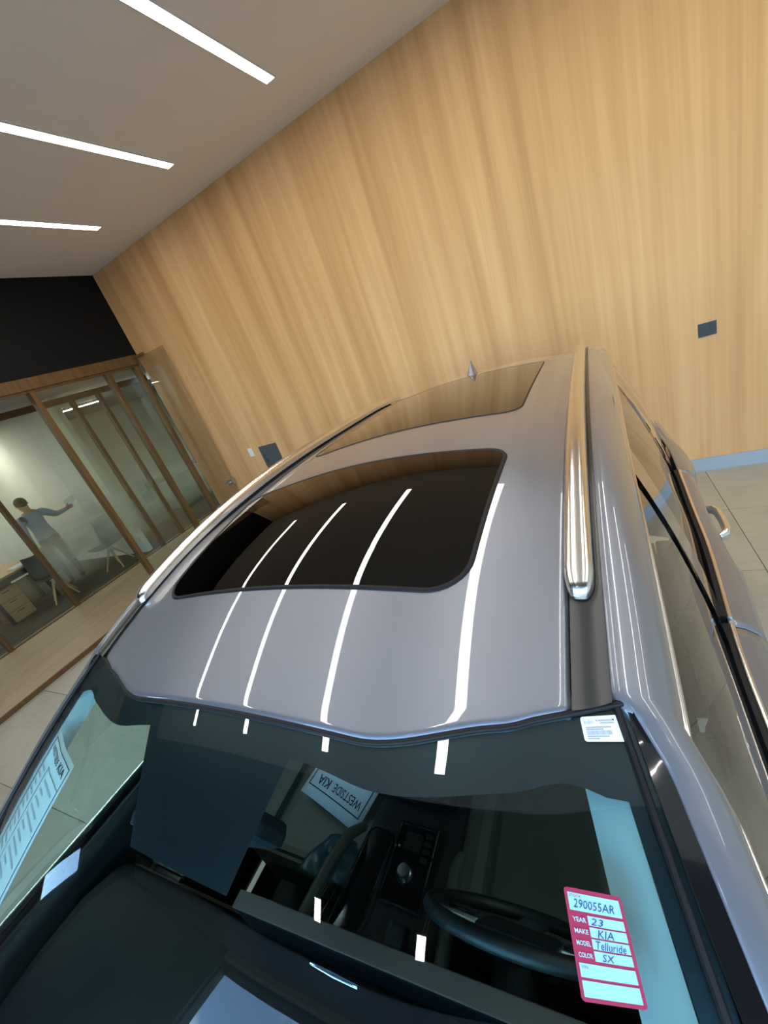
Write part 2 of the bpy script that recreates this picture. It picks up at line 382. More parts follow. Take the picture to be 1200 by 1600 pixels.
# inner glazed screen with etched band
w3 = empty('window_3', (XR, 0, ZP)); tag(w3, 'inner glass screen with frosted band in front of the offices', 'window', kind='structure')
box('header', (-.04, -1.5, 2.84), (.04, 7.5, 2.935), 'oak_frame', w3, bev=.004)
ps = [-.3, .66, 1.63, 2.59, 4.29, 4.76, 5.7, 6.7, 7.5]
for y in ps: box('post', (-.045, y-.03, 0), (.045, y+.03, 2.84), 'oak_frame', w3, bev=.004)
for a, b in zip(ps[:-1], ps[1:]):
    n = 2 if b-a > 1.3 else 1
    for k in range(n):
        g0, g1 = a+.03+(b-a-.06)*k/n, a+.03+(b-a-.06)*(k+1)/n
        box('pane', (-.006, g0+(.002 if k else 0), .015), (.006, g1-(.002 if k < n-1 else 0), 2.84), 'frost_glass' if a > 2.5 else 'clear_glass', w3)
box('sill', (-.03, -1.5, 0), (.03, 7.5, .014), 'oak_frame', w3)
# open glass door lying back along the oak wall
dr = empty('door_1', (XP+.03, YW-.055, ZP)); tag(dr, 'frameless glass door standing open against the oak wall', 'door', kind='structure')
box('pane', (.02, -.005, .012), (.60, .005, 2.955), 'door_glass', dr)
lk = box('lock', (.47, -.022, .86), (.60, .022, .95), 'steel', dr, bev=.004)
tube('lever', [(.545, -.022, .905), (.545, -.05, .905), (.42, -.05, .90)], .009, 'steel', lk)
box('top_rail', (.0, -.018, 2.955), (.17, .018, 2.99), 'oak_frame', dr, bev=.003)
for z in (.25, 2.7): box('hinge', (.0, -.012, z-.05), (.05, .012, z+.05), 'steel', dr, bev=.002)

# office ceiling lamps
def office_lamp(x, y, L, label, along='y', e=True):
    t = empty('office_light', (x, y, ZH)); a, b = (.05, L/2) if along == 'y' else (L/2, .05)
    box('body', (-a, -b, -.05), (a, b, 0), 'fixture_white', t); box('diffuser', (-a*.9, -b*.99, -.056), (a*.9, b*.99, -.05), 'office_light', t)
    tag(t, label, 'ceiling light', 'lights in the offices')
office_lamp(-10.2, 6.0, 1.0, 'thin bright strip light on the ceiling of far office')
office_lamp(-8.5, 5.5, 1.2, 'added fill strip on ceiling just behind the second inner post')  # extra lamp added to brighten the office behind the posts
office_lamp(-9.6, 1.6, 1.4, 'strip light on ceiling above the office desk')
office_lamp(-10.6, 3.4, 1.0, 'strip light on ceiling near the pale partition wall')
office_lamp(-9.0, 8.6, 1.4, 'strip light on ceiling deep inside the far office')

# desk, drawer unit, chairs
t = empty('desk', (-9.4, 2.5, ZP)); box('desk_top', (-.85, -.42, .715), (.83, .42, .75), 'desk_oak', t, bev=.003)
box('apron', (-.80, -.38, .62), (.78, .38, .715), 'panel_grey', t)
for sx in (-1, 1):
    for sy in (-1, 1): box('leg', (sx*.77-.025, sy*.36-.025, 0), (sx*.77+.025, sy*.36+.025, .62), 'black_plate', t)
tag(t, 'oak topped office desk behind the glass screen', 'desk')
t = empty('drawer_unit', (-8.86, 2.32, ZP)); box('body', (-.25, -.17, .0), (.23, .17, .58), 'drawer_oak', t, bev=.003)
for k in range(3):
    d_ = box('drawer_front', (.23, -.165, .02+k*.185), (.248, .165, .19+k*.185), 'desk_oak', t, bev=.002); box('pull', (.248, -.05, .15+k*.185), (.256, .05, .162+k*.185), 'black_plate', d_)
tag(t, 'small oak drawer unit under the office desk', 'drawer unit')
t = empty('cardboard_folder', (-8.8, 2.72, ZP+.75)); box('cover', (-.16, -.12, 0), (.16, .12, .012), 'paper', t); box('sheets', (-.15, -.11, .012), (.15, .115, .02), 'paper', t)
tag(t, 'pale folder of papers on the desk corner', 'folder')
def shell_chair(loc, rz, label):
    t = empty('shell_chair', loc, rz)
    def sh(u, v):      # u across -1..1, v from seat front to back top
        w = .235*(1-.12*v*v)
        if v < .5: y = -.22+v*.76; z = .44-.03*math.sin(v*2*PI/2)
        else: q = (v-.5)/.5; y = .16+.10*q; z = .41+.42*q
        return Vector((u*w, y-.04*abs(u)**3*(v > .5), z+.07*abs(u)**2.5*(1-.5*v)))
    solid(grid('shell', sh, lin(-1, 1, 11), lin(0, 1, 15), 'shell_black', t), .008)
    lathe('hub', [(0, .40), (.06, .40), (.06, .36), (.0, .33)], 'steel', t, 12)
    tube('stem', [(0, 0, .36), (0, 0, .30)], .03, 'steel', t)
    for k in range(4):
        a = PI/4+k*PI/2
        tube('leg', [(.03*math.cos(a), .03*math.sin(a), .36), (.25*math.cos(a), .25*math.sin(a), .004)], [.019, .012], 'beech', t)
    tag(t, label, 'chair', 'shell chairs in the offices'); return t
shell_chair((-8.28, 2.83, ZP), 1.2, 'black shell chair with beech legs in front of the desk')
shell_chair((-8.05, 3.74, ZP), .4, 'black shell chair with beech legs beside the frosted glass')
shell_chair((-12.2, 9.6, ZP), -.3, 'black shell chair with beech legs deep in the far office')
# sofa in far office
t = empty('sofa', (-9.6, 6.3, ZP), .15)
box('base', (-.75, -.36, .10), (.75, .36, .40), 'shell_black', t, bev=.03); box('backrest', (-.75, .2, .40), (.75, .38, .82), 'shell_black', t, bev=.05)
for s in (-1, 1):
    box('armrest', (s*.68-.09, -.36, .40), (s*.68+.09, .2, .58), 'shell_black', t, bev=.04); box('cushion', (s*.29-.28, -.37, .40), (s*.29+.28, .2, .52), 'leather_dark', t, bev=.04)
    for q in (-1, 1): box('foot', (s*.66-.03, q*.3-.03, 0), (s*.66+.03, q*.3+.03, .10), 'black_plate', t)
tag(t, 'dark two-seat sofa behind frosted glass in far office', 'sofa')

# ---------------------------------------------------------------- man in blue shirt
def skin_body(name, joints, edges, parent, root=0):
    me = bpy.data.meshes.new(name); me.from_pydata([j[0] for j in joints], edges, []); o = bpy.data.objects.new(name, me); C.objects.link(o)
    sk = o.modifiers.new('skin', 'SKIN'); sk.use_smooth_shade = True
    for i, j in enumerate(joints):
        d = me.skin_vertices[0].data[i]; d.radius = j[1] if isinstance(j[1], tuple) else (j[1], j[1]); d.use_root = (i == root)
    sb = o.modifiers.new('smooth', 'SUBSURF'); sb.levels = 2; sb.render_levels = 2
    dg = bpy.context.evaluated_depsgraph_get(); m2 = bpy.data.meshes.new_from_object(o.evaluated_get(dg)); bpy.data.objects.remove(o)
    r = bpy.data.objects.new(name, m2); C.objects.link(r); r.parent = parent
    for p in m2.polygons: p.use_smooth = True
    return r
man = empty('person', (-8.72, 3.30, ZP), 0)
# local frame: he faces -x (away from the camera side), +y is his right arm reaching towards the partition
J = [((0, 0, .93), (.165, .125)), ((0, 0, 1.10), (.17, .13)), ((-.01, 0, 1.30), (.19, .13)), ((-.01, 0, 1.42), (.12, .095)), ((-.02, 0, 1.49), .055), ((-.035, 0, 1.56), (.068, .075)), ((-.04, 0, 1.645), (.078, .09)), ((-.04, 0, 1.70), (.05, .06)),
     ((-.01, .20, 1.385), .075), ((-.05, .36, 1.24), .058), ((-.10, .53, 1.24), .036), ((-.11, .61, 1.25), (.022, .04)),
     ((-.01, -.20, 1.385), .075), ((.02, -.25, 1.12), .058), ((-.06, -.22, .90), .036), ((-.08, -.21, .81), (.022, .038)),
     ((0, .095, .86), .092), ((.0, .105, .48), .062), ((.03, .11, .10), .045), ((-.12, .12, .045), (.042, .04)),
     ((0, -.095, .86), .092), ((.0, -.105, .48), .062), ((.03, -.11, .10), .045), ((-.12, -.12, .045), (.042, .04)),
     ((-.125, 0, 1.60), .016)]
E_ = [(0, 1), (1, 2), (2, 3), (3, 4), (4, 5), (5, 6), (6, 7), (3, 8), (8, 9), (9, 10), (10, 11), (3, 12), (12, 13), (13, 14), (14, 15), (0, 16), (16, 17), (17, 18), (18, 19), (0, 20), (20, 21), (21, 22), (22, 23), (5, 24)]
def fingers(h, d, side):
    global J, E_
    h = J[len(J)*0+h]; base = Vector(h[0])
    hi = [i for i, j in enumerate(J) if j is h][0]
    d = Vector(d).normalized(); s = Vector(side).normalized()
    for k, (off, L) in enumerate(((-.028, .060), (-.010, .072), (.010, .068), (.027, .054))):
        a = base+d*.035+s*off; b = a+d*L*.55; c = b+d*L*.4+Vector((0, 0, -.015)); n = len(J)
        J += [(tuple(a), .0095), (tuple(b), .0085), (tuple(c), .0075)]; E_ += [(hi, n), (n, n+1), (n+1, n+2)]
    a = base+s*-.045+d*.005; b = a+s*-.02+d*.035; n = len(J); J += [(tuple(a), .011), (tuple(b), .009)]; E_ += [(hi, n), (n, n+1)]
fingers(11, (-.05, 1, .05), (0, -.05, -1)); fingers(15, (-.1, 0, -1), (-1, 0, 0))
body = skin_body('body', J, E_, man)
for nm in ('skin', 'shirt', 'trousers', 'shell_black'): body.data.materials.append(MT[nm])
for p in body.data.polygons:
    c = p.center; i = 1
    if c.z > 1.455: i = 0
    elif c.z < .09: i = 3
    elif abs(c.y) > .56 or (c.y < -.14 and c.z < .88 and abs(c.y+.21) < .09): i = 0
    elif c.z < .96: i = 2
    p.material_index = i
def cap(u, v):
    a = u*2*PI; e = v*PI*.70; back = .5+.5*math.cos(a)
    r = .088; rr = 1.06; ee = e*(.62+.45*back)
    return Vector((-.035+r*rr*1.12*math.sin(ee)*math.cos(a), r*rr*.98*math.sin(ee)*math.sin(a), 1.655+r*1.12*math.cos(ee)))
grid('hair', cap, lin(0, 1, 25), lin(0, 1, 10), 'hair', man)
for s in (-1, 1):
    lathe('ear', [(0, -.008), (.018, -.006), (.024, .0), (.016, .008), (0, .004)], 'skin', man, 10, loc=(-.03, s*.088, 1.615))
    lathe('eye', [(0, -.010), (.008, -.006), (.010, 0), (.008, .006), (0, .010)], 'white_plastic', man, 10, loc=(-.118, s*.03, 1.632))
box('mouth', (-.118, -.022, 1.553), (-.108, .022, 1.561), 'tag_red', man)
bm = bmesh.new(); add_box(bm, (-.016, -.165, .935), (.016, .165, .965)); bm.free()
tag(man, 'man in light blue shirt seen from behind, one arm stretched out', 'person')
pp = raw('paper_sheet', [(0, 0, 0), (.0, .30, .06), (.02, .26, .28), (.02, -.04, .22)], [(0, 1, 2, 3)], 'paper', None, loc=(-8.86, 3.93, 1.30)); solid(pp, .0012)
pp.scale = (1, .62, .62); tag(pp, 'white paper sheet held at the partition by the man', 'paper')

# ================================================================ THE CAR (local: +x driver side, +y rearwards, front at -y)
XCAR, PSI = -.6561, -.0159
car = empty('car', (XCAR, 0, 0), PSI)
tag(car, 'blue grey sport utility car with glass roof panels and silver rails', 'car')
CARM = Matrix.Translation((XCAR, 0, 0)) @ Matrix.Rotation(PSI, 4, 'Z')
KY = [.2, .6, 1.0, 1.5, 2.0, 2.5, 2.9]; KZ = [1.600, 1.726, 1.784, 1.795, 1.777, 1.745, 1.688]
def _spl():
    n = len(KY); h = [KY[i+1]-KY[i] for i in range(n-1)]
    import numpy as np
    A = np.eye(n); b = np.zeros(n)
    for i in range(1, n-1):
        A[i, i-1] = h[i-1]; A[i, i] = 2*(h[i-1]+h[i]); A[i, i+1] = h[i]
        b[i] = 6*((KZ[i+1]-KZ[i])/h[i]-(KZ[i]-KZ[i-1])/h[i-1])
    return [float(q) for q in np.linalg.solve(A, b)], h
_M, _h = _spl()
def zc(y):
    i = 0
    while i < len(KY)-2 and y > KY[i+1]: i += 1
    a = KY[i+1]-y; c = y-KY[i]; h = _h[i]
    return (_M[i]*a**3+_M[i+1]*c**3)/(6*h)+(KZ[i]/h-_M[i]*h/6)*a+(KZ[i+1]/h-_M[i+1]*h/6)*c
def sstep(a, b, x):
    t = min(max((x-a)/(b-a), 0), 1); return t*t*(3-2*t)
def crown(x, y): return -.035*x*x-.013+(.030*(1-(x/.575)**2)**1.5 if abs(x) < .575 else 0)
def zroof(x, y): return zc(y)+crown(x, y)-.007*sstep(.47, .535, abs(x))*sstep(.75, 1.1, y)
def ylead(x):
    a = abs(x); return .298+.062*sstep(.28, .54, a)+.045*max(0, a-.5)/.13
def WS(u, w):
    """windshield surface: u -1..1 across, w 0 header .. 1 cowl"""
    x0 = .635*u; y0 = ylead(x0)+.004; z0 = zc(y0)+crown(x0, y0)-.008
    x1 = .85*u; y1 = -.60+.33*abs(u)**2.3; z1 = 1.075+.045*u*u
    b = 4*w*(1-w)
    return Vector((x0+(x1-x0)*w, y0+(y1-y0)*w-.025*b, z0+(z1-z0)*w+.035*b))
def WSn(u, w, d):
    e = 1e-3; p = WS(u, w); n = (WS(u+e, w)-WS(u-e, w)).cross(WS(u, w-e)-WS(u, w+e)).normalized()
    return p+n*d
YR = 2.74        # rear end of the roof skin

# ---- roof skin
def roof(t, x):
    y = ylead(x)+(YR-ylead(x))*t; z = zroof(x, y)
    e = abs(x)
    if e > .566: z -= .010*((e-.566)/.010)**2
    d = y-ylead(x)
    if d < .012: z -= .010*(1-d/.012)**2
    return Vector((x, y, z))
xs_ = [-.576, -.572, -.566]+lin(-.555, .555, 75)+[.566, .572, .576]
ts_ = [0, .0012, .0025, .004, .006]+lin(.012, 1, 110)
grid('roof_panel', roof, ts_, xs_, 'car_paint', car, thick=.006, flip=True)

# ---- glass roof panels
def outline(hw, yf, yb, rf, rb, bow, taper=0, n=8):
    pts = []
    def corner(cx, cy, r, a0):
        for k in range(n+1):
            a = a0+PI/2*k/n; pts.append((cx+r*math.cos(a), cy+r*math.sin(a)))
    corner(hw-rb, yb-rb, rb, 0); corner(-hw+rb, yb-rb, rb, PI/2); corner(-hw+rf, yf+rf, rf, PI); corner(hw-rf, yf+rf, rf, 1.5*PI)
    # add points on the long edges, then bow the rear edge and taper
    full = []
    for i, p in enumerate(pts):
        q = pts[(i+1) % len(pts)]; m = max(1, int(math.hypot(q[0]-p[0], q[1]-p[1])/.03))
        for k in range(m): full.append((p[0]+(q[0]-p[0])*k/m, p[1]+(q[1]-p[1])*k/m))
    out = []
    for x, y in full:
        s = (y-yf)/(yb-yf)
        out.append((x*(1+taper*(s-.5)), y-bow*x*x*s))
    return out
def offs(pts, d):
    n = len(pts); r = []
    for i in range(n):
        a, b = pts[i-1], pts[(i+1) % n]; tx, ty = b[0]-a[0], b[1]-a[1]; L = math.hypot(tx, ty)
        r.append((pts[i][0]+ty/L*d, pts[i][1]-tx/L*d))
    return r
def patch(name, pts, dz, m, parent, rings=16):
    cx = sum(p[0] for p in pts)/len(pts); cy = sum(p[1] for p in pts)/len(pts); n = len(pts)
    vs = [Vector((cx, cy, zroof(cx, cy)+dz))]; fs = []
    for k in range(1, rings+1):
        f = k/rings
        for (x, y) in pts:
            X, Y = cx+(x-cx)*f, cy+(y-cy)*f; vs.append(Vector((X, Y, zc(Y)+crown(X, Y)+dz)))
    for i in range(n): fs.append((0, 1+i, 1+(i+1) % n))
    for k in range(rings-1):
        for i in range(n):
            a = 1+k*n+i; b = 1+k*n+(i+1) % n; fs.append((a, a+n, b+n, b))
    return raw(name, vs, fs, m, parent, True)
def ring(name, pts, prof, m, parent):
    """prof: list of (offset outward, height above roof)"""
    secs = []
    rows = [offs(pts, o) for o, h in prof]; n = len(pts); vs = []
    for (o, h), row in zip(prof, rows): vs += [Vector((x, y, zc(y)+crown(x, y)+h)) for x, y in row]
    fs = [(k*n+i, (k+1)*n+i, (k+1)*n+(i+1) % n, k*n+(i+1) % n) for k in range(len(prof)-1) for i in range(n)]
    return raw(name, vs, fs, m, parent, True)
oc = [(x-.030, y) for x, y in outline(.448, .552, 1.062, .075, .050, .14, .05)]
g = patch('sunroof', oc, .0025, 'sun_glass', car); tag(g, 'black tilting glass sunroof panel')
patch('shade', offs(oc, -.004), .0015, 'frit', g)
ring('seal', oc, [(-.001, .0026), (.002, .0045), (.006, .0045), (.0085, .0005)], 'rubber', g)
oc2 = outline(.428, 1.345, 2.30, .060, .03, .03, 0)
g = patch('rear_roof_glass', oc2, .0022, 'sun_glass', car); tag(g, 'fixed black glass panel over the rear seats')
patch('shade', offs(oc2, -.003), .0012, 'frit', g)
ring('seal', oc2, [(-.001, .0023), (.002, .003), (.004, .0005)], 'rubber', g)

# ---- antenna fin
secs = []
for k in range(9):
    q = k/8; z = .075*q; hw = .030*(1-q**.8)+.004; y0 = -.075+.085*q**1.1; y1 = .05-.012*q
    secs.append([Vector((hw*math.cos(a)*(1 if True else 1), (y0+y1)/2+(y1-y0)/2*math.sin(a), z)) for a in [2*PI*j/14 for j in range(14)]])
f_ = loft('antenna_fin', secs, 'car_paint', car); f_.location = (.02, 2.47, zroof(0, 2.50)-.002)
lathe('washer_nozzle', [(0, .008), (.007, .007), (.009, 0)], 'rubber', f_, 10, loc=(.0, -.11, .002))

# ---- rail channels and rails
for s in (-1, 1):
    def chan(t, v):
        x = .5765+.046*v; y = max(ylead(x)+.0, 0)+(2.80-ylead(x))*t
        return Vector((s*x, y, zc(y)-.035*x*x-.009-.003*(4*v*(1-v))))
    grid('roof_channel', chan, lin(0, 1, 90), lin(0, 1, 5), 'channel_black', car, flip=s < 0)
    secs = []; L0, L1 = .545, 2.74
    for k in range(90):
        q = k/89; y = L0+(.06*(q/.12)**1.6 if q < .12 else .06+(L1-L0-.06)*(q-.12)/.88)
        e0 = min(1, (y-L0)/.045); e1 = min(1, (L1-y)/.10)
        e = math.sqrt(max(0, 1-(1-e0)**2))*math.sqrt(max(0, 1-(1-e1)**2)); e = max(e, .03)
        wid = .0215*(.28+.72*e); hgt = .006+.030*e*(.75+.25*sstep(.5, 1.3, y)); xm = .592
        zb = zc(y)-.035*xm*xm-.008
        prof = [(-1, 0)]+[(-math.cos(a)*abs(math.cos(a))**-.35 if abs(math.cos(a)) > 1e-6 else 0, .30+.70*math.sin(a)**.8) for a in lin(0, PI, 23)]+[(1, 0)]
        secs.append([Vector((s*(xm+a*wid), y, zb+b*hgt)) for a, b in prof])
    loft('roof_rail', secs, 'chrome_satin', car)

# ---- windshield with printed border
ws = grid('windshield', WS, lin(-1, 1, 61), lin(0, 1, 45), 'screen_glass', car, flip=True)
def frit_pt(a, k):
    """ring between glass edge (k=0) and a rounded inner edge (k=1) in u,w space; a runs round"""
    P = FR[a % len(FR)]
    uo, wo, ui, wi = P
    return WSn(uo+(ui-uo)*k, wo+(wi-wo)*k, -.004)
FR = []
def inner_w(u):   # lower edge of the top border
    return .040+.034*sstep(.25, .8, abs(u))
for k in range(61):
    u = -1+2*k/60
    FR.append((u, 0, u*.957, inner_w(u)+.034*sstep(.86, 1.0, abs(u))**2))
for k in range(1, 40): w = k/40; FR.append((1, w, .957, .108+(.93-.108)*w))
for k in range(61): u = 1-2*k/60; FR.append((u, 1, u*.957, .93))
for k in range(1, 40): w = 1-k/40; FR.append((-1, w, -.957, .108+(.93-.108)*w))
nF = len(FR); vs = []; fs = []
for i in range(nF):
    for k in (0, .5, 1): vs.append(frit_pt(i, k))
for i in range(nF):
    for k in range(2): a = i*3+k; b = ((i+1) % nF)*3+k; fs.append((a, b, b+1, a+1))
raw('frit_border', vs, fs, 'frit', ws, True)
# dark camera patch in the middle of the header
def campatch(a, b): u = (-.33+.60*a)*(1-.42*b)+.04*b; return WSn(u, .03+.172*b, -.0045)
grid('camera_patch', campatch, lin(0, 1, 9), lin(0, 1, 9), 'frit', ws)
# header moulding and side mouldings
mo = []
for k in range(61):
    u = -1+2*k/60; p = WS(u, 0); mo.append(p+Vector((0, -.0015, .0025)))
tube('header_moulding', mo, .0045, 'rubber', ws, 8)
for s in (-1, 1): tube('side_moulding', [WSn(s*.985, w, .001) for w in lin(0, .98, 40)], .0045, 'rubber', ws, 6)

# ---- body side: cant rail, pillars, glass, doors
def Pin(s, k):
    """inner top edge of the painted side frame. k<0: along the A pillar (w=-k), k>=0: y along the roof"""
    if k < 0:
        w = -k; p = WS(1, w); d = .005+.012*sstep(0, .10, w)+.012*w
        return Vector((s*(p.x+d), p.y+.012*sstep(0, .12, w), p.z+.004-.006*sstep(0, .1, w)))
    return Vector((s*.625, k, zc(k)-.035*.39-.008))
def offw(k):
    if k < 0: w = -k; return (.066-.030*min(1, w/.35), -.082+.040*min(1, w/.25))
    q = sstep(.4, 1.0, k); return (.074+.022*q*sstep(1., 2.6, k), -.085-.040*q)
ST = [-q for q in lin(.97, .02, 36)]+[.415, .44, .47]+lin(.5, 2.62, 60)
def Pw(s, k):
    p = Pin(1, k); a, b = offw(k); return Vector((s*(p.x+a), p.y, p.z+b))
for s in (-1, 1):
    secs = []
    for k in ST:
        p = Pin(s, k); q = Pw(s, k); row = []
        for j in range(13):
            a = PI/2*j/12
            row.append(Vector((p.x+(q.x-p.x)*math.sin(a)**.9, p.y, q.z+(p.z-q.z)*math.cos(a)**.85)))
        inn = [Vector((q.x-s*.03, q.y, q.z)), Vector((p.x-s*.02, p.y, p.z-.02))]
        secs.append(row+inn)
    loft('side_frame', secs, 'car_paint', car)
    # black applique between glass and painted pillar
    def app(t, v):
        w = .004+.96*t; a = WSn(1, w, .0005); b = Pin(1, -w); p = a.lerp(b, v); return Vector((s*p.x, p.y, p.z+.0015))
    grid('pillar_applique', app, lin(0, 1, 50), lin(0, 1, 4), 'gloss_black', car, flip=s > 0)
    # slim bright trim under the cant rail
    tube('window_trim', [Pw(s, k)+Vector((s*.001, 0, -.004)) for k in ST[8:]], .0042, 'chrome_satin', car, 6)

ZB = 1.115
def xbelt(y): return .878+.03*sstep(.9, 1.6, y)+.012*sstep(1.6, 2.4, y)-.05*sstep(-.2, -1.6, y) if y > -.2 else .878-.055*sstep(.2, 1.7, -y)
def zbelt(y): return ZB+.02*sstep(.5, 2.4, y)
# table of window top (y -> x, z)
WT = sorted([(Pw(1, k).y, Pw(1, k).x, Pw(1, k).z) for k in ST])
def wtop(y):
    if y <= WT[0][0]: return WT[0][1], WT[0][2]
    for a, b in zip(WT[:-1], WT[1:]):
        if a[0] <= y <= b[0]:
            f = (y-a[0])/(b[0]-a[0]+1e-9); return a[1]+(b[1]-a[1])*f, a[2]+(b[2]-a[2])*f
    return WT[-1][1], WT[-1][2]
def side_pt(s, y, v):     # v=0 belt .. 1 window top
    xt, zt = wtop(y); zb = zbelt(y); xb = xbelt(y)-.010
    zt = max(zt, zb+.004)
    full = 1.60; f = min(1, (zt-zb)/(full-zb)); z = zb+(zt-zb)*v
    x = xb+(xt-xb)*v+.014*4*v*(1-v)*f
    return Vector((s*x, y, z))
def win(name, s, y0, y1, m, parent, lean0=0, lean1=0, off=0, n=26, v1=1.0):
    def fn(a, v):
        ya = y0+(y1-y0)*a; y = ya+(lean0*(1-a)+lean1*a)*(v-.0); p = side_pt(s, y, v*v1); p.x -= s*off; return p
    return grid(name, fn, lin(0, 1, n), lin(0, 1, 9), m, parent, flip=s < 0)
# lower body
PROF = [(0, 0), (.012, -.004), (.035, -.012), (.062, -.032), (.082, -.062), (.093, -.11), (.098, -.20), (.094, -.32), (.086, -.46), (.080, -.58), (.070, -.68), (.05, -.78)]
AX = [(-1.05, .40), (1.86, .40)]; ZA = .385
def arch(y):
    z = .33
    for ya, r in AX:
        d = abs(y-ya)
        if d < r+.03: z = max(z, ZA+math.sqrt(max(0, (r+.03)**2-d*d)))
    return z
def taper(y):  # plan curve of the body
    return 1-.085*sstep(1.2, 2.1, -y)**1.5-.05*sstep(2.3, 3.0, y)
def flank(s, y, j):
    dx, dz = PROF[j]; z0 = zbelt(y)-.004 if y > -.45 else zbelt(y)-.004-.06*sstep(.45, 1.9, -y)
    zl = arch(y); k = (z0-max(zl, .0))/(.78)
    zz = z0+dz*min(1, k)
    x = (xbelt(y)+.004+dx*min(1, .35+.65*k))*taper(y)
    return Vector((s*x, y, zz))
def panel(name, s, y0, y1, parent, m='car_paint'):
    n = max(8, int((y1-y0)/.03))
    o = grid(name, lambda y, j: flank(s, y, j), lin(y0, y1, n), list(range(len(PROF))), m, parent, flip=s > 0); solid(o, .004); return o
for s in (-1, 1):
    panel('front_fender', s, -1.93, -.335, car)
    panel('quarter_panel', s, 2.115, 2.93, car)
    for nm, y0, y1, win0, win1, l0, l1, hy in (('front_door', -.33, 1.112, -.33, 1.075, .0, .055, .86), ('rear_door', 1.118, 2.11, 1.145, 2.035, .055, .055, 1.88)):
        d = panel(nm, s, y0, y1, car)
        g = win('window_glass', s, win0, win1, 'side_glass' if nm == 'front_door' else 'dark_side_glass', d, l0, l1, off=.004, v1=.985)
        # belt moulding: rubber wiper, bright strip
        tube('belt_rubber', [Vector((s*(xbelt(y)-.006), y, zbelt(y)+.002)) for y in lin(y0+.02, y1-.003, 30)], .009, 'rubber', d, 6)
        tube('belt_trim', [Vector((s*(xbelt(y)+.007), y, zbelt(y)+.003)) for y in lin(y0+.02, y1-.003, 30)], .0075, 'chrome_satin', d, 8)
        # door handle: bar on two posts
        hz = .985; hx = (xbelt(hy)+.098)*taper(hy)
        pts = [(s*(hx-.010), hy-.115, hz-.004), (s*(hx+.010), hy-.105, hz), (s*(hx+.021), hy-.075, hz), (s*(hx+.024), hy, hz), (s*(hx+.021), hy+.075, hz), (s*(hx+.010), hy+.105, hz), (s*(hx-.010), hy+.115, hz-.004)]
        h_ = tube('handle', pts, [.012, .015, .0155, .0155, .0155, .015, .012], 'chrome', d, 12, flat=1.5)
        # inner door trim with armrest
        xi = xbelt((y0+y1)/2)-.055
        ip = grid('inner_panel', lambda a, b: Vector((s*(xi+.02-.03*sstep(.35, .6, b)+.03*sstep(.62, .75, b)), y0+.03+(y1-y0-.06)*a, 1.10-.70*b)), lin(0, 1, 8), lin(0, 1, 14), 'leather_dark', d, flip=s < 0); solid(ip, .02)
        box('armrest', (min(s*(xi-.06), s*(xi+.01)), y0+.35, .80), (max(s*(xi-.06), s*(xi+.01)), y1-.15, .86), 'leather', d, bev=.012)
    # black B pillar and C pillar covers
    for nm, a, b, ln in (('centre_pillar', 1.030, 1.185, .055), ('rear_pillar', 2.010, 2.110, .055)):
        o = win(nm, s, a, b, 'gloss_black', car, ln, ln, off=-.002, n=4)
    win('quarter_glass', s, 2.10, 2.60, 'dark_side_glass', car, .05, -.02, off=.003)
    # body behind the side glass
    win('rear_pillar_outer', s, 2.60, 2.78, 'car_paint', car, -.02, -.06, off=0, n=6)
    # rocker cladding and arch cladding
    tube('rocker_cladding', [(s*.93*taper(y), y, .32) for y in lin(-.62, 1.42, 12)], .05, 'rubber', car, 8)
    for ya, r in AX:
        pts = [Vector((s*(xbelt(ya)+.088)*taper(ya), ya+(r+.015)*math.cos(a), ZA+(r+.015)*math.sin(a))) for a in lin(-.1, PI+.1, 25)]
        tube('arch_cladding', pts, .022, 'rubber', car, 6)
    # door mirror
    mr = loft('mirror_housing', [[Vector((s*(.93+.20*q), -.20+.02*q+.075*rr*math.cos(a), 1.17+.02*q+.085*rr*math.sin(a))) for a in [2*PI*j/16 for j in range(16)]] for q, rr in ((0, .55), (.12, .9), (.4, 1), (.8, .95), (.95, .75), (1, .3))], 'car_paint', car)
    tube('mirror_arm', [(s*.90, -.20, 1.10), (s*.97, -.20, 1.13)], .03, 'gloss_black', mr)
    raw('mirror_glass', [(s*.96, -.12, 1.11), (s*1.11, -.105, 1.12), (s*1.11, -.105, 1.25), (s*.96, -.12, 1.23)], [(0, 1, 2, 3)], 'chrome', mr)

# ---- hood, cowl, nose, tail
def hood(a, b):
    u = -1+2*a; x = u*(.84-.06*b); y = (-.62+.21*abs(u)**2.3)*(1-b)+(-1.90+.12*u*u)*b
    return Vector((x, y, 1.095-.10*b-.05*b**3-.035*u*u*(1-.3*b)+.015*math.exp(-((abs(u)-.62)/.12)**2)))
grid('hood', hood, lin(0, 1, 33), lin(0, 1, 21), 'car_paint', car, thick=.01, flip=True)
def nose(a, b):
    u = -1+2*a; x = u*(.82+.04*sstep(0, .3, b)); y = -1.905+.13*abs(u)**2.6-.09*math.sin(PI*min(1, b*.8)); z = .945-.035*u*u-.66*b
    return Vector((x, y, z))
fb = grid('front_bumper', nose, lin(0, 1, 31), lin(0, 1, 15), 'car_paint', car, thick=.01)
def grille(a, b): p = nose(.27+.46*a, .10+.36*b); return p+Vector((0, -.012, 0))
gr = grid('grille', grille, lin(0, 1, 17), lin(0, 1, 9), 'gloss_black', fb)
for k in range(5): tube('grille_bar', [grille(a, .12+.19*k)+Vector((0, -.006, 0)) for a in lin(0.02, .98, 15)], .007, 'chrome_satin', gr, 6)
for s in (-1, 1):
    def lampf(a, b): p = nose(.5+s*(.26+.20*a), .06+.36*b); return p+Vector((0, -.010, 0))
    grid('headlamp', lampf, lin(0, 1, 9), lin(0, 1, 7), 'lamp_clear', fb)
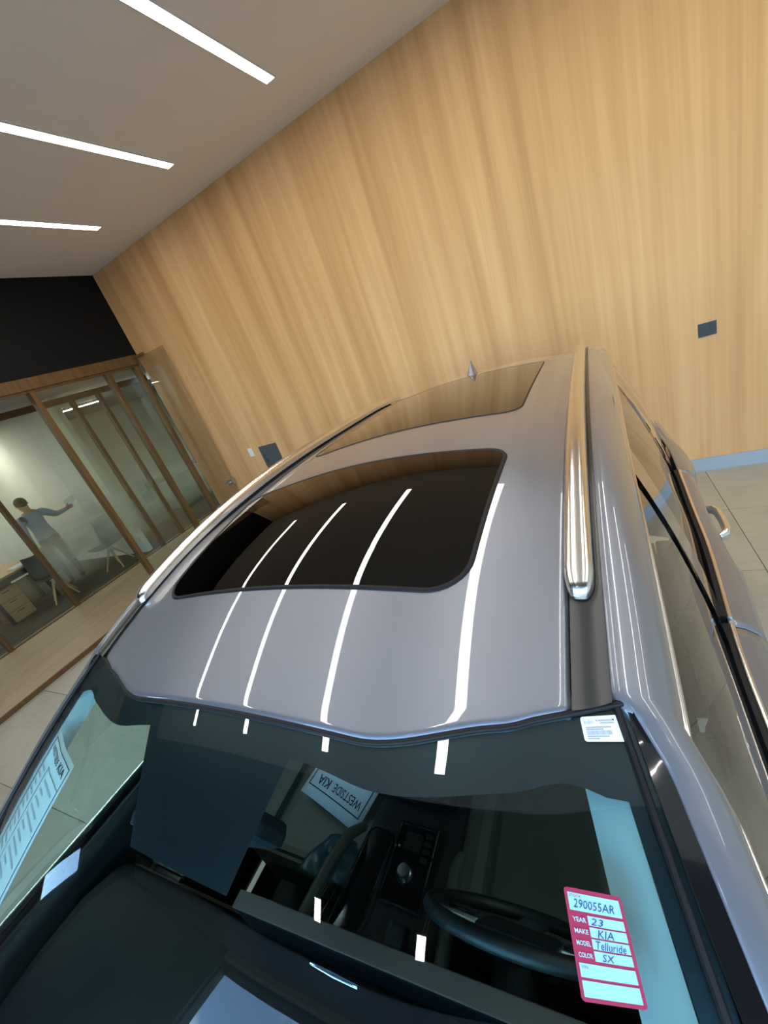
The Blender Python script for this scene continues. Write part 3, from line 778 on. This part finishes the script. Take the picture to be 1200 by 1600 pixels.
def tail(a, b):
    u = -1+2*a; z = zc(YR)-.035*.4*u*u-.015-.62*b; x = u*(.60+.29*min(1, max(0, (1.67-z)/.55)))
    y = YR+.02+.20*sstep(0, .75, b)-.10*abs(u)**3
    return Vector((x, y, z))
tg = grid('tailgate', tail, lin(0, 1, 25), lin(0, 1, 17), 'car_paint', car, thick=.008, flip=True)
def rwin(a, b): p = tail(.08+.84*a, .12+.55*b); return p+Vector((0, .012, .004))
grid('rear_window', rwin, lin(0, 1, 17), lin(0, 1, 9), 'dark_side_glass', tg, flip=True)
def rspoil(a, b): u = -1+2*a; return Vector((u*.60, YR-.01+.14*b-.03*u*u, zroof(u*.6, YR)-.004-.02*b))
grid('roof_spoiler', rspoil, lin(0, 1, 21), lin(0, 1, 5), 'car_paint', car, thick=.012)
def rbump(a, b):
    u = -1+2*a; return Vector((u*.955, 2.965+.10*math.sin(PI*b)-.16*abs(u)**3, 1.03-.72*b))
rb = grid('rear_bumper', rbump, lin(0, 1, 25), lin(0, 1, 11), 'car_paint', car, thick=.01, flip=True)
for s in (-1, 1):
    bm = bmesh.new(); add_box(bm, (min(s*.74, s*.86), 2.80, .72), (max(s*.74, s*.86), 2.93, 1.06), .02); from_bm('tail_lamp', bm, 'lamp_red', car)
box('underbody', (-.84, -1.75, .20), (.84, 2.75, .32), 'trim_dark', car)
box('engine_bay', (-.78, -1.7, .32), (.78, -.55, .90), 'trim_dark', car)
box('load_floor', (-.78, 1.95, .32), (.78, 2.8, .75), 'trim_dark', car)

# ---- wheels
for ya, r in AX:
    for s in (-1, 1):
        wl = empty('wheel', (s*.835, ya, .385)); wl.parent = car
        lathe('tire', [(.25, -.11), (.33, -.12), (.375, -.10), (.385, -.06), (.385, .06), (.375, .10), (.33, .12), (.25, .11)], 'tire', wl, 40, 'x')
        lathe('rim', [(.25, -.10), (.25, .10), (.235, .105), (.225, .06), (.22, -.09)], 'alloy', wl, 40, 'x')
        for k in range(5):
            a = k*2*PI/5
            for da in (-.13, .13):
                tube('spoke', [(s*.085, .05*math.cos(a+da), .05*math.sin(a+da)), (s*.098, .235*math.cos(a+da*.9), .235*math.sin(a+da*.9))], [.020, .014], 'alloy', wl, 6)
        lathe('hub_cap', [(0, .10*s), (.05, .098*s), (.062, .06*s)], 'gloss_black', wl, 16, 'x')

# ================================================================ CABIN
hl = grid('headliner', lambda a, b: Vector(((-1+2*a)*.60, .42+2.2*b, zc(.42+2.2*b)-.035*((-1+2*a)*.6)**2-.035)), lin(0, 1, 9), lin(0, 1, 25), 'headliner', car)
for s in (-1, 1):
    grid('pillar_trim', lambda a, b: WSn(s*(.957-(.06 if s > 0 else .05)*b), .03+.92*a, -.012-.03*b), lin(0, 1, 20), lin(0, 1, 3), 'pillar_fabric', car)
box('cabin_floor', (-.78, -.5, .32), (.78, 1.95, .36), 'trim_dark', car)
# dashboard
def dash(a, b):
    x = -.80+1.60*a; yf = -.50+.20*abs(x/.8)**2.3; hood_ = .045*math.exp(-((x-.37)/.20)**2)
    prof = [(0, .985), (.25, 1.02), (.5, 1.03+hood_*.7), (.74, 1.025+hood_), (.90, 1.0+hood_*.8), (.97, .975), (1.0, .93), (.985, .84), (.93, .74), (.86, .60), (.80, .42)]
    k = b*(len(prof)-1); i = min(int(k), len(prof)-2); f = k-i
    t = prof[i][0]*(1-f)+prof[i+1][0]*f; z = prof[i][1]*(1-f)+prof[i+1][1]*f
    return Vector((x, yf+(.20+.03*x-yf)*t, z))
da = grid('dashboard', dash, lin(0, 1, 41), lin(0, 1, 41), 'dash_black', car, flip=True)
def band(a, b):
    p = dash(a*.98+.01, .535+.085*b); return p+Vector((0, .006, .003))
grid('trim_band', band, lin(0, 1, 41), lin(0, 1, 5), 'dash_trim', da, flip=True)
for (x0, x1) in ((-.72, -.58), (.60, .74)):
    v_ = box('air_vent', (x0, .20+.03*x0, .885), (x1, .225+.03*x0, .945), 'piano_black', da, bev=.008)
    tube('vent_trim', [(x0-.004, .222+.03*x0, .952), (x1+.004, .222+.03*x1, .949)], .0045, 'chrome', v_, 8)
tube('defroster_trim', [(-.012, .158, 1.046), (.05, .158, 1.048), (.108, .160, 1.047)], [.003, .005, .004], 'chrome', da, 8)
# one wide display unit on top of the dash
bm = bmesh.new(); add_box(bm, (-.40, -.018, -.06), (.40, .018, .06), .008); bm.transform(Matrix.Translation((.17, .205, 1.04)) @ Matrix.Rotation(.05, 4, 'Z'))
scr = from_bm('display', bm, 'piano_black', da)
bm = bmesh.new(); add_box(bm, (-.398, -.017, .058), (.398, .017, .064), .002); bm.transform(Matrix.Translation((.17, .205, 1.04)) @ Matrix.Rotation(.05, 4, 'Z')); from_bm('top_trim', bm, 'dash_trim', scr)
bm = bmesh.new(); add_box(bm, (-.385, .018, -.05), (.385, .020, .05)); bm.transform(Matrix.Translation((.17, .205, 1.04)) @ Matrix.Rotation(.05, 4, 'Z'))
from_bm('display_face', bm, 'piano_black', scr)
# steering wheel
swm = Matrix.Translation((.375, .36, .965)) @ Matrix.Rotation(math.radians(26), 4, 'X')
sw = tube('steering_wheel', [swm @ Vector((.188*math.cos(a), .0, .182*math.sin(a))) for a in lin(0, 2*PI, 49)], .0155, 'leather_dark', car, 10, caps=False)
def swbox(name, lo, hi, m, bev=.01):
    bm = bmesh.new(); add_box(bm, lo, hi, bev); bm.transform(swm); return from_bm(name, bm, m, sw)
swbox('airbag_cover', (-.085, -.055, -.07), (.085, .0, .055), 'dash_black', .02)
for s in (-1, 1):
    k_ = swbox('spoke', (min(s*.08, s*.18), -.022, -.03), (max(s*.08, s*.18), -.002, .022), 'steel', .006)
    swbox('button_pad', (min(s*.09, s*.15), -.002, -.02), (max(s*.09, s*.15), .003, .014), 'piano_black', .002)
swbox('lower_spoke', (-.03, -.02, -.175), (.03, -.004, -.06), 'steel', .006)
cb = tube('steering_column', [(.375, .31, .97), (.375, .05, .84)], .045, 'trim_dark', car, 10)
# centre console
cons = loft('console', [[Vector((s_*hw_, y, z)) for s_, z in ((-1, .40), (-1, zt-.02), (-.92, zt), (.92, zt), (1, zt-.02), (1, .40))] for y, hw_, zt in ((.10, .17, .88), (.20, .165, .83), (.32, .16, .80), (.50, .155, .785), (.70, .15, .785), (.95, .145, .79))], 'dash_black', car)
def cz(y): return .882 if y <= .1 else (.88-.05*(y-.1)/.1 if y < .2 else (.83-.03*(y-.2)/.12 if y < .32 else .80-.015*min(1, (y-.32)/.18)))
def loop(x0, x1, y0, y1, r):
    p = []
    for cx, cy, a0 in ((x1-r, y1-r, 0), (x0+r, y1-r, PI/2), (x0+r, y0+r, PI), (x1-r, y0+r, 1.5*PI)):
        for k in range(6): a = a0+PI/2*k/5; p.append(Vector((cx+r*math.cos(a), cy+r*math.sin(a), cz(cy+r*math.sin(a))+.004)))
    p.append(p[0]); return p
tube('storage_trim', loop(-.145, -.055, .22, .53, .03), .0026, 'chrome', cons, 6)
grid('storage_lid', lambda a, b: Vector((-.142+.084*a, .225+.30*b, cz(.225+.30*b)+.002)), lin(0, 1, 3), lin(0, 1, 12), 'piano_black', cons)
sp_ = box('shift_panel', (-.035, .36, .785), (.085, .56, .801), 'piano_black', cons, bev=.006)
tube('panel_trim', [Vector((x, y, .802)) for x, y in ((-.035, .36), (.085, .36), (.085, .56), (-.035, .56), (-.035, .36))], .003, 'chrome', sp_, 6)
lathe('drive_knob', [(0, .024), (.016, .023), (.019, .019), (.020, 0)], 'steel', sp_, 20, loc=(.02, .435, .80))
lathe('knob_ring', [(.022, .008), (.027, .008), (.027, 0)], 'chrome', sp_, 20, loc=(.02, .435, .80))
box('mode_screen', (-.01, .49, .801), (.045, .535, .804), 'frit', sp_)
box('orange_lamp', (-.026, .492, .801), (-.020, .498, .8035), 'beech', sp_)
for k in range(4): box('button', (.053, .47+.02*k, .801), (.075, .483+.02*k, .806), 'trim_dark', sp_, bev=.002)
ls = tube('shift_lever', [(.085, .28, .80), (.085, .285, .87)], .013, 'chrome', cons); box('knob', (.06, .262, .862), (.11, .312, .905), 'leather_dark', ls, bev=.012)
for s in (-1, 1):
    tube('grab_handle', [(s*.20, .14, .80), (s*.20, .17, .845), (s*.195, .26, .865), (s*.185, .38, .86), (s*.172, .47, .84), (s*.165, .52, .79)], [.016, .018, .018, .018, .017, .014], 'leather', cons, 8)
box('armrest', (-.13, .62, .78), (.13, .94, .835), 'leather_dark', cons, bev=.02)
# seats
def seat(x, y, label=None, m='leather', w=.26):
    t = empty('seat', (x, y, .36)); t.parent = car
    def cush(a, b):
        u = -1+2*a; return Vector((u*w, -.05+.54*b, .355+.055*math.sin(PI*min(1, b*1.05))**.5*(1)+.03*abs(u)**4-.055*b))
    bm = bmesh.new(); add_box(bm, (-w, -.04, .12), (w, .48, .365), .05); from_bm('cushion', bm, m, t)
    for k in (-1, 1): bm = bmesh.new(); add_box(bm, (k*(w-.05)-.055, -.03, .30), (k*(w-.05)+.055, .46, .405), .035); from_bm('bolster', bm, m, t)
    box('insert', (-w+.10, -.02, .34), (w-.10, .42, .378), 'leather', t, bev=.02)
    bm = bmesh.new(); add_box(bm, (-w+.02, -.07, 0), (w-.02, .07, .62), .05); bm.transform(Matrix.Translation((0, .50, .33)) @ Matrix.Rotation(math.radians(-18), 4, 'X')); from_bm('backrest', bm, m, t)
    for k in (-1, 1): bm = bmesh.new(); add_box(bm, (k*(w-.07)-.05, -.10, .06), (k*(w-.07)+.05, .02, .50), .035); bm.transform(Matrix.Translation((0, .50, .33)) @ Matrix.Rotation(math.radians(-18), 4, 'X')); from_bm('back_bolster', bm, m, t)
    bm = bmesh.new(); add_box(bm, (-.14, -.055, .65), (.14, .055, .83), .045); bm.transform(Matrix.Translation((0, .50, .33)) @ Matrix.Rotation(math.radians(-14), 4, 'X')); from_bm('headrest', bm, m, t)
    box('base', (-w+.06, 0, 0), (w-.06, .44, .13), 'trim_dark', t)
    return t
seat(.385, .42); seat(-.385, .42); seat(.40, 1.30); seat(-.40, 1.30)
# mirror and camera housing at the header
ch = loft('camera_housing', [[Vector((a*hw_, y, z)) for a, z in ((-1, z0), (1, z0), (1, z1), (-1, z1))] for y, hw_, z0, z1 in ((.175, .085, 1.52, 1.545), (.25, .10, 1.535, 1.585), (.33, .11, 1.56, 1.61))], 'trim_dark', car, smooth=False)
ch.location.x = -.02
bm = bmesh.new(); add_box(bm, (-.15, -.022, -.055), (.15, .022, .045), .02); bm.transform(Matrix.Translation((-.06, .19, 1.475)) @ Matrix.Rotation(.18, 4, 'Z') @ Matrix.Rotation(.25, 4, 'X')); rvm = from_bm('rear_view_mirror', bm, 'trim_dark', car)
tube('mirror_stalk', [(-.02, .24, 1.55), (-.05, .20, 1.48)], .012, 'trim_dark', rvm)
for s in (-1, 1):
    bm = bmesh.new(); add_box(bm, (-.19, -.09, -.009), (.19, .09, .009), .008); bm.transform(Matrix.Translation((s*.36, .50, zc(.5)-.065)) @ Matrix.Rotation(.28, 4, 'X')); from_bm('sun_visor', bm, 'headliner', car)

# ================================================================ PAPERS AND STICKERS
def cw(p): return CARM @ Vector(p)
def tagmap(corners, d):
    (u0, w0), (u1, w1), (u2, w2), (u3, w3) = corners      # TL TR BR BL in windshield u,w
    def f(s, t, lift=0):
        u = (u0*(1-s)+u1*s)*(1-t)+(u3*(1-s)+u2*s)*t; w = (w0*(1-s)+w1*s)*(1-t)+(w3*(1-s)+w2*s)*t
        return cw(WSn(u, w, d+lift))
    return f
def rounded(fmap, s0, t0, s1, t1, r, asp, name, m, parent, lift):
    """rounded rectangle in (s,t); asp = width/height of the sheet"""
    pts = []; rs, rt = r, r*asp
    for cx, cy, a0 in ((s1-rs, t1-rt, 0), (s0+rs, t1-rt, PI/2), (s0+rs, t0+rt, PI), (s1-rs, t0+rt, 1.5*PI)):
        for k in range(5): a = a0+PI/2*k/4; pts.append((cx+rs*math.cos(a), cy+rt*math.sin(a)))
    return raw(name, [fmap(a, b, lift) for a, b in pts], [tuple(range(len(pts)))], m, parent)
# red stock tag
UW = dict(tag=[(.832, .170), (.907, .188), (.905, .272), (.829, .257)], lab=[(.917, .006), (.985, .013), (.984, .046), (.915, .036)])
f0 = tagmap(UW['tag'], -.0035)
st = rounded(f0, 0, 0, 1, 1, .07, .55, 'stock_tag', 'tag_red', None, 0)
tag(st, 'red bordered stock tag sticker with handwriting on windshield', 'sticker')
def blk(a, b, c, d, m='tag_white', nm='field'): return quad_on(nm, lambda s, t: f0(s, t, .0004), a, b, c, d, m, st, 3)
blk(.055, .045, .945, .215); 
for k in range(4): blk(.34, .245+k*.105, .945, .335+k*.105)
blk(.055, .68, .945, .80); blk(.055, .825, .945, .96)
ft = lambda s, t: f0(s, t, .0009)
text_on('lettering', 'STOCK', ft, .075, .085, .22, .026, 'tag_red', st)
for k, w_ in enumerate(('YEAR', 'MAKE', 'MODEL', 'COLOR')): text_on('lettering', w_, ft, .075, .315+k*.105, .235, .042, 'tag_white', st, .02)
text_on('lettering', 'VIN', ft, .085, .725, .11, .026, 'tag_pink', st)
text_on('handwriting', '290055AR', ft, .13, .185, .70, .085, 'ink_blue', st, -.004, .25)
text_on('handwriting', '23', ft, .38, .325, .22, .065, 'ink_blue', st, -.004, .25)
text_on('handwriting', 'KIA', ft, .46, .435, .26, .075, 'ink_blue', st, -.004, .25)
text_on('handwriting', 'Telluride', ft, .40, .54, .48, .075, 'ink_blue', st, -.004, .25)
text_on('handwriting', 'SX', ft, .46, .64, .20, .065, 'ink_blue', st, -.004, .25)
# white bar code label
f1 = tagmap(UW['lab'], .0008)
lb = rounded(f1, 0, 0, 1, 1, .07, 1.5, 'barcode_label', 'tag_white', None, 0)
tag(lb, 'white bar code label at upper driver corner of windshield', 'sticker')
fl1 = lambda s, t: f1(s, t, .0006)
text_on('logo', 'kdri', fl1, .08, .31, .22, .17, 'ink_soft', lb, .0)
for a, b, c, d in ((.43, .17, .78, .21), (.47, .27, .82, .31), (.09, .43, .72, .47), (.09, .51, .52, .55), (.09, .78, .62, .82), (.09, .87, .38, .91)): quad_on('print_line', fl1, a, b, c, d, 'ink_soft', lb, 2)
quad_on('red_mark', fl1, .38, .16, .41, .21, 'tag_red', lb, 2); quad_on('dark_mark', fl1, .79, .15, .83, .21, 'trim_dark', lb, 2)
x_ = .09
while x_ < .70:
    w_ = random.choice((.008, .012, .018)); quad_on('bar', fl1, x_, .58, x_+w_, .74, 'ink_soft', lb, 2); x_ += w_+random.choice((.008, .014))
# price sheet inside the windshield, passenger side
def sheet(name, fmap, label, m='paper', back=None):
    o = quad_on(name, lambda s, t: fmap(s, t, 0), 0, 0, 1, 1, m, None, 8); solid(o, .0006, 0); tag(o, label, 'paper sheet'); return o
fwin = tagmap([(-.924, .200), (-.638, .176), (-.628, .455), (-.897, .500)], -.006)
sh_ = sheet('price_sheet', fwin, 'white printed price sheet behind passenger side of windshield')
fs_ = lambda s, t: fwin(s, t, .0012)
def frame(f, o, s0, t0, s1, t1, w, asp, m='ink'):
    quad_on('rule', f, s0, t0, s1, t0+w*asp, m, o, 6); quad_on('rule', f, s0, t1-w*asp, s1, t1, m, o, 6)
    quad_on('rule', f, s0, t0, s0+w, t1, m, o, 8); quad_on('rule', f, s1-w, t0, s1, t1, m, o, 8)
frame(fs_, sh_, .05, .04, .95, .97, .016, .45)
text_on('lettering', 'WESTSIDE', fs_, .12, .125, .42, .045, 'ink', sh_, .01)
text_on('lettering', 'KIA', fs_, .60, .13, .26, .055, 'ink', sh_, .02)
frame(fs_, sh_, .33, .19, .95, .97, .012, .45)
for k in range(12):
    quad_on('print_line', fs_, .10, .24+k*.055, .27-.03*(k % 3), .258+k*.055, 'ink_soft', sh_, 2)
    quad_on('print_line', fs_, .42, .25+k*.055, .85-.08*((k*7) % 4), .264+k*.055, 'ink_soft', sh_, 2)
# loose sheet on the passenger seat
def fseat(s, t, lift=0): 
    return cw(Vector((-.20-.30*s*.95+.10*t, .50+.075*s+.25*t, .768+.07*t+.012*math.sin(3*s)+lift)))
s2 = sheet('dealer_sheet', fseat, 'white printed sheet lying on passenger seat')
f2 = lambda s, t: fseat(s, t, .0012)
frame(f2, s2, .05, .12, .95, .96, .015, 1.0)
text_on('lettering', 'WESTSIDE', f2, .10, .29, .45, .10, 'ink', s2, .01); text_on('lettering', 'KIA', f2, .62, .29, .22, .11, 'ink', s2, .02)
frame(f2, s2, .15, .42, .85, .93, .012, 1.0)
# teal plastic cover
def bagf(a, b):
    r = .5+.5*math.cos(PI*min(1, math.hypot(a-.5, b-.5)*2)); return cw((-.34+.17*a+.05*b,   .36+.12*b, .775+.05*r+.012*math.sin(9*a+5*b)))
bg_ = grid('plastic_cover', bagf, lin(0, 1, 14), lin(0, 1, 14), 'teal_plastic', None); solid(bg_, .002); tag(bg_, 'crumpled teal plastic cover lying on passenger seat', 'plastic cover')
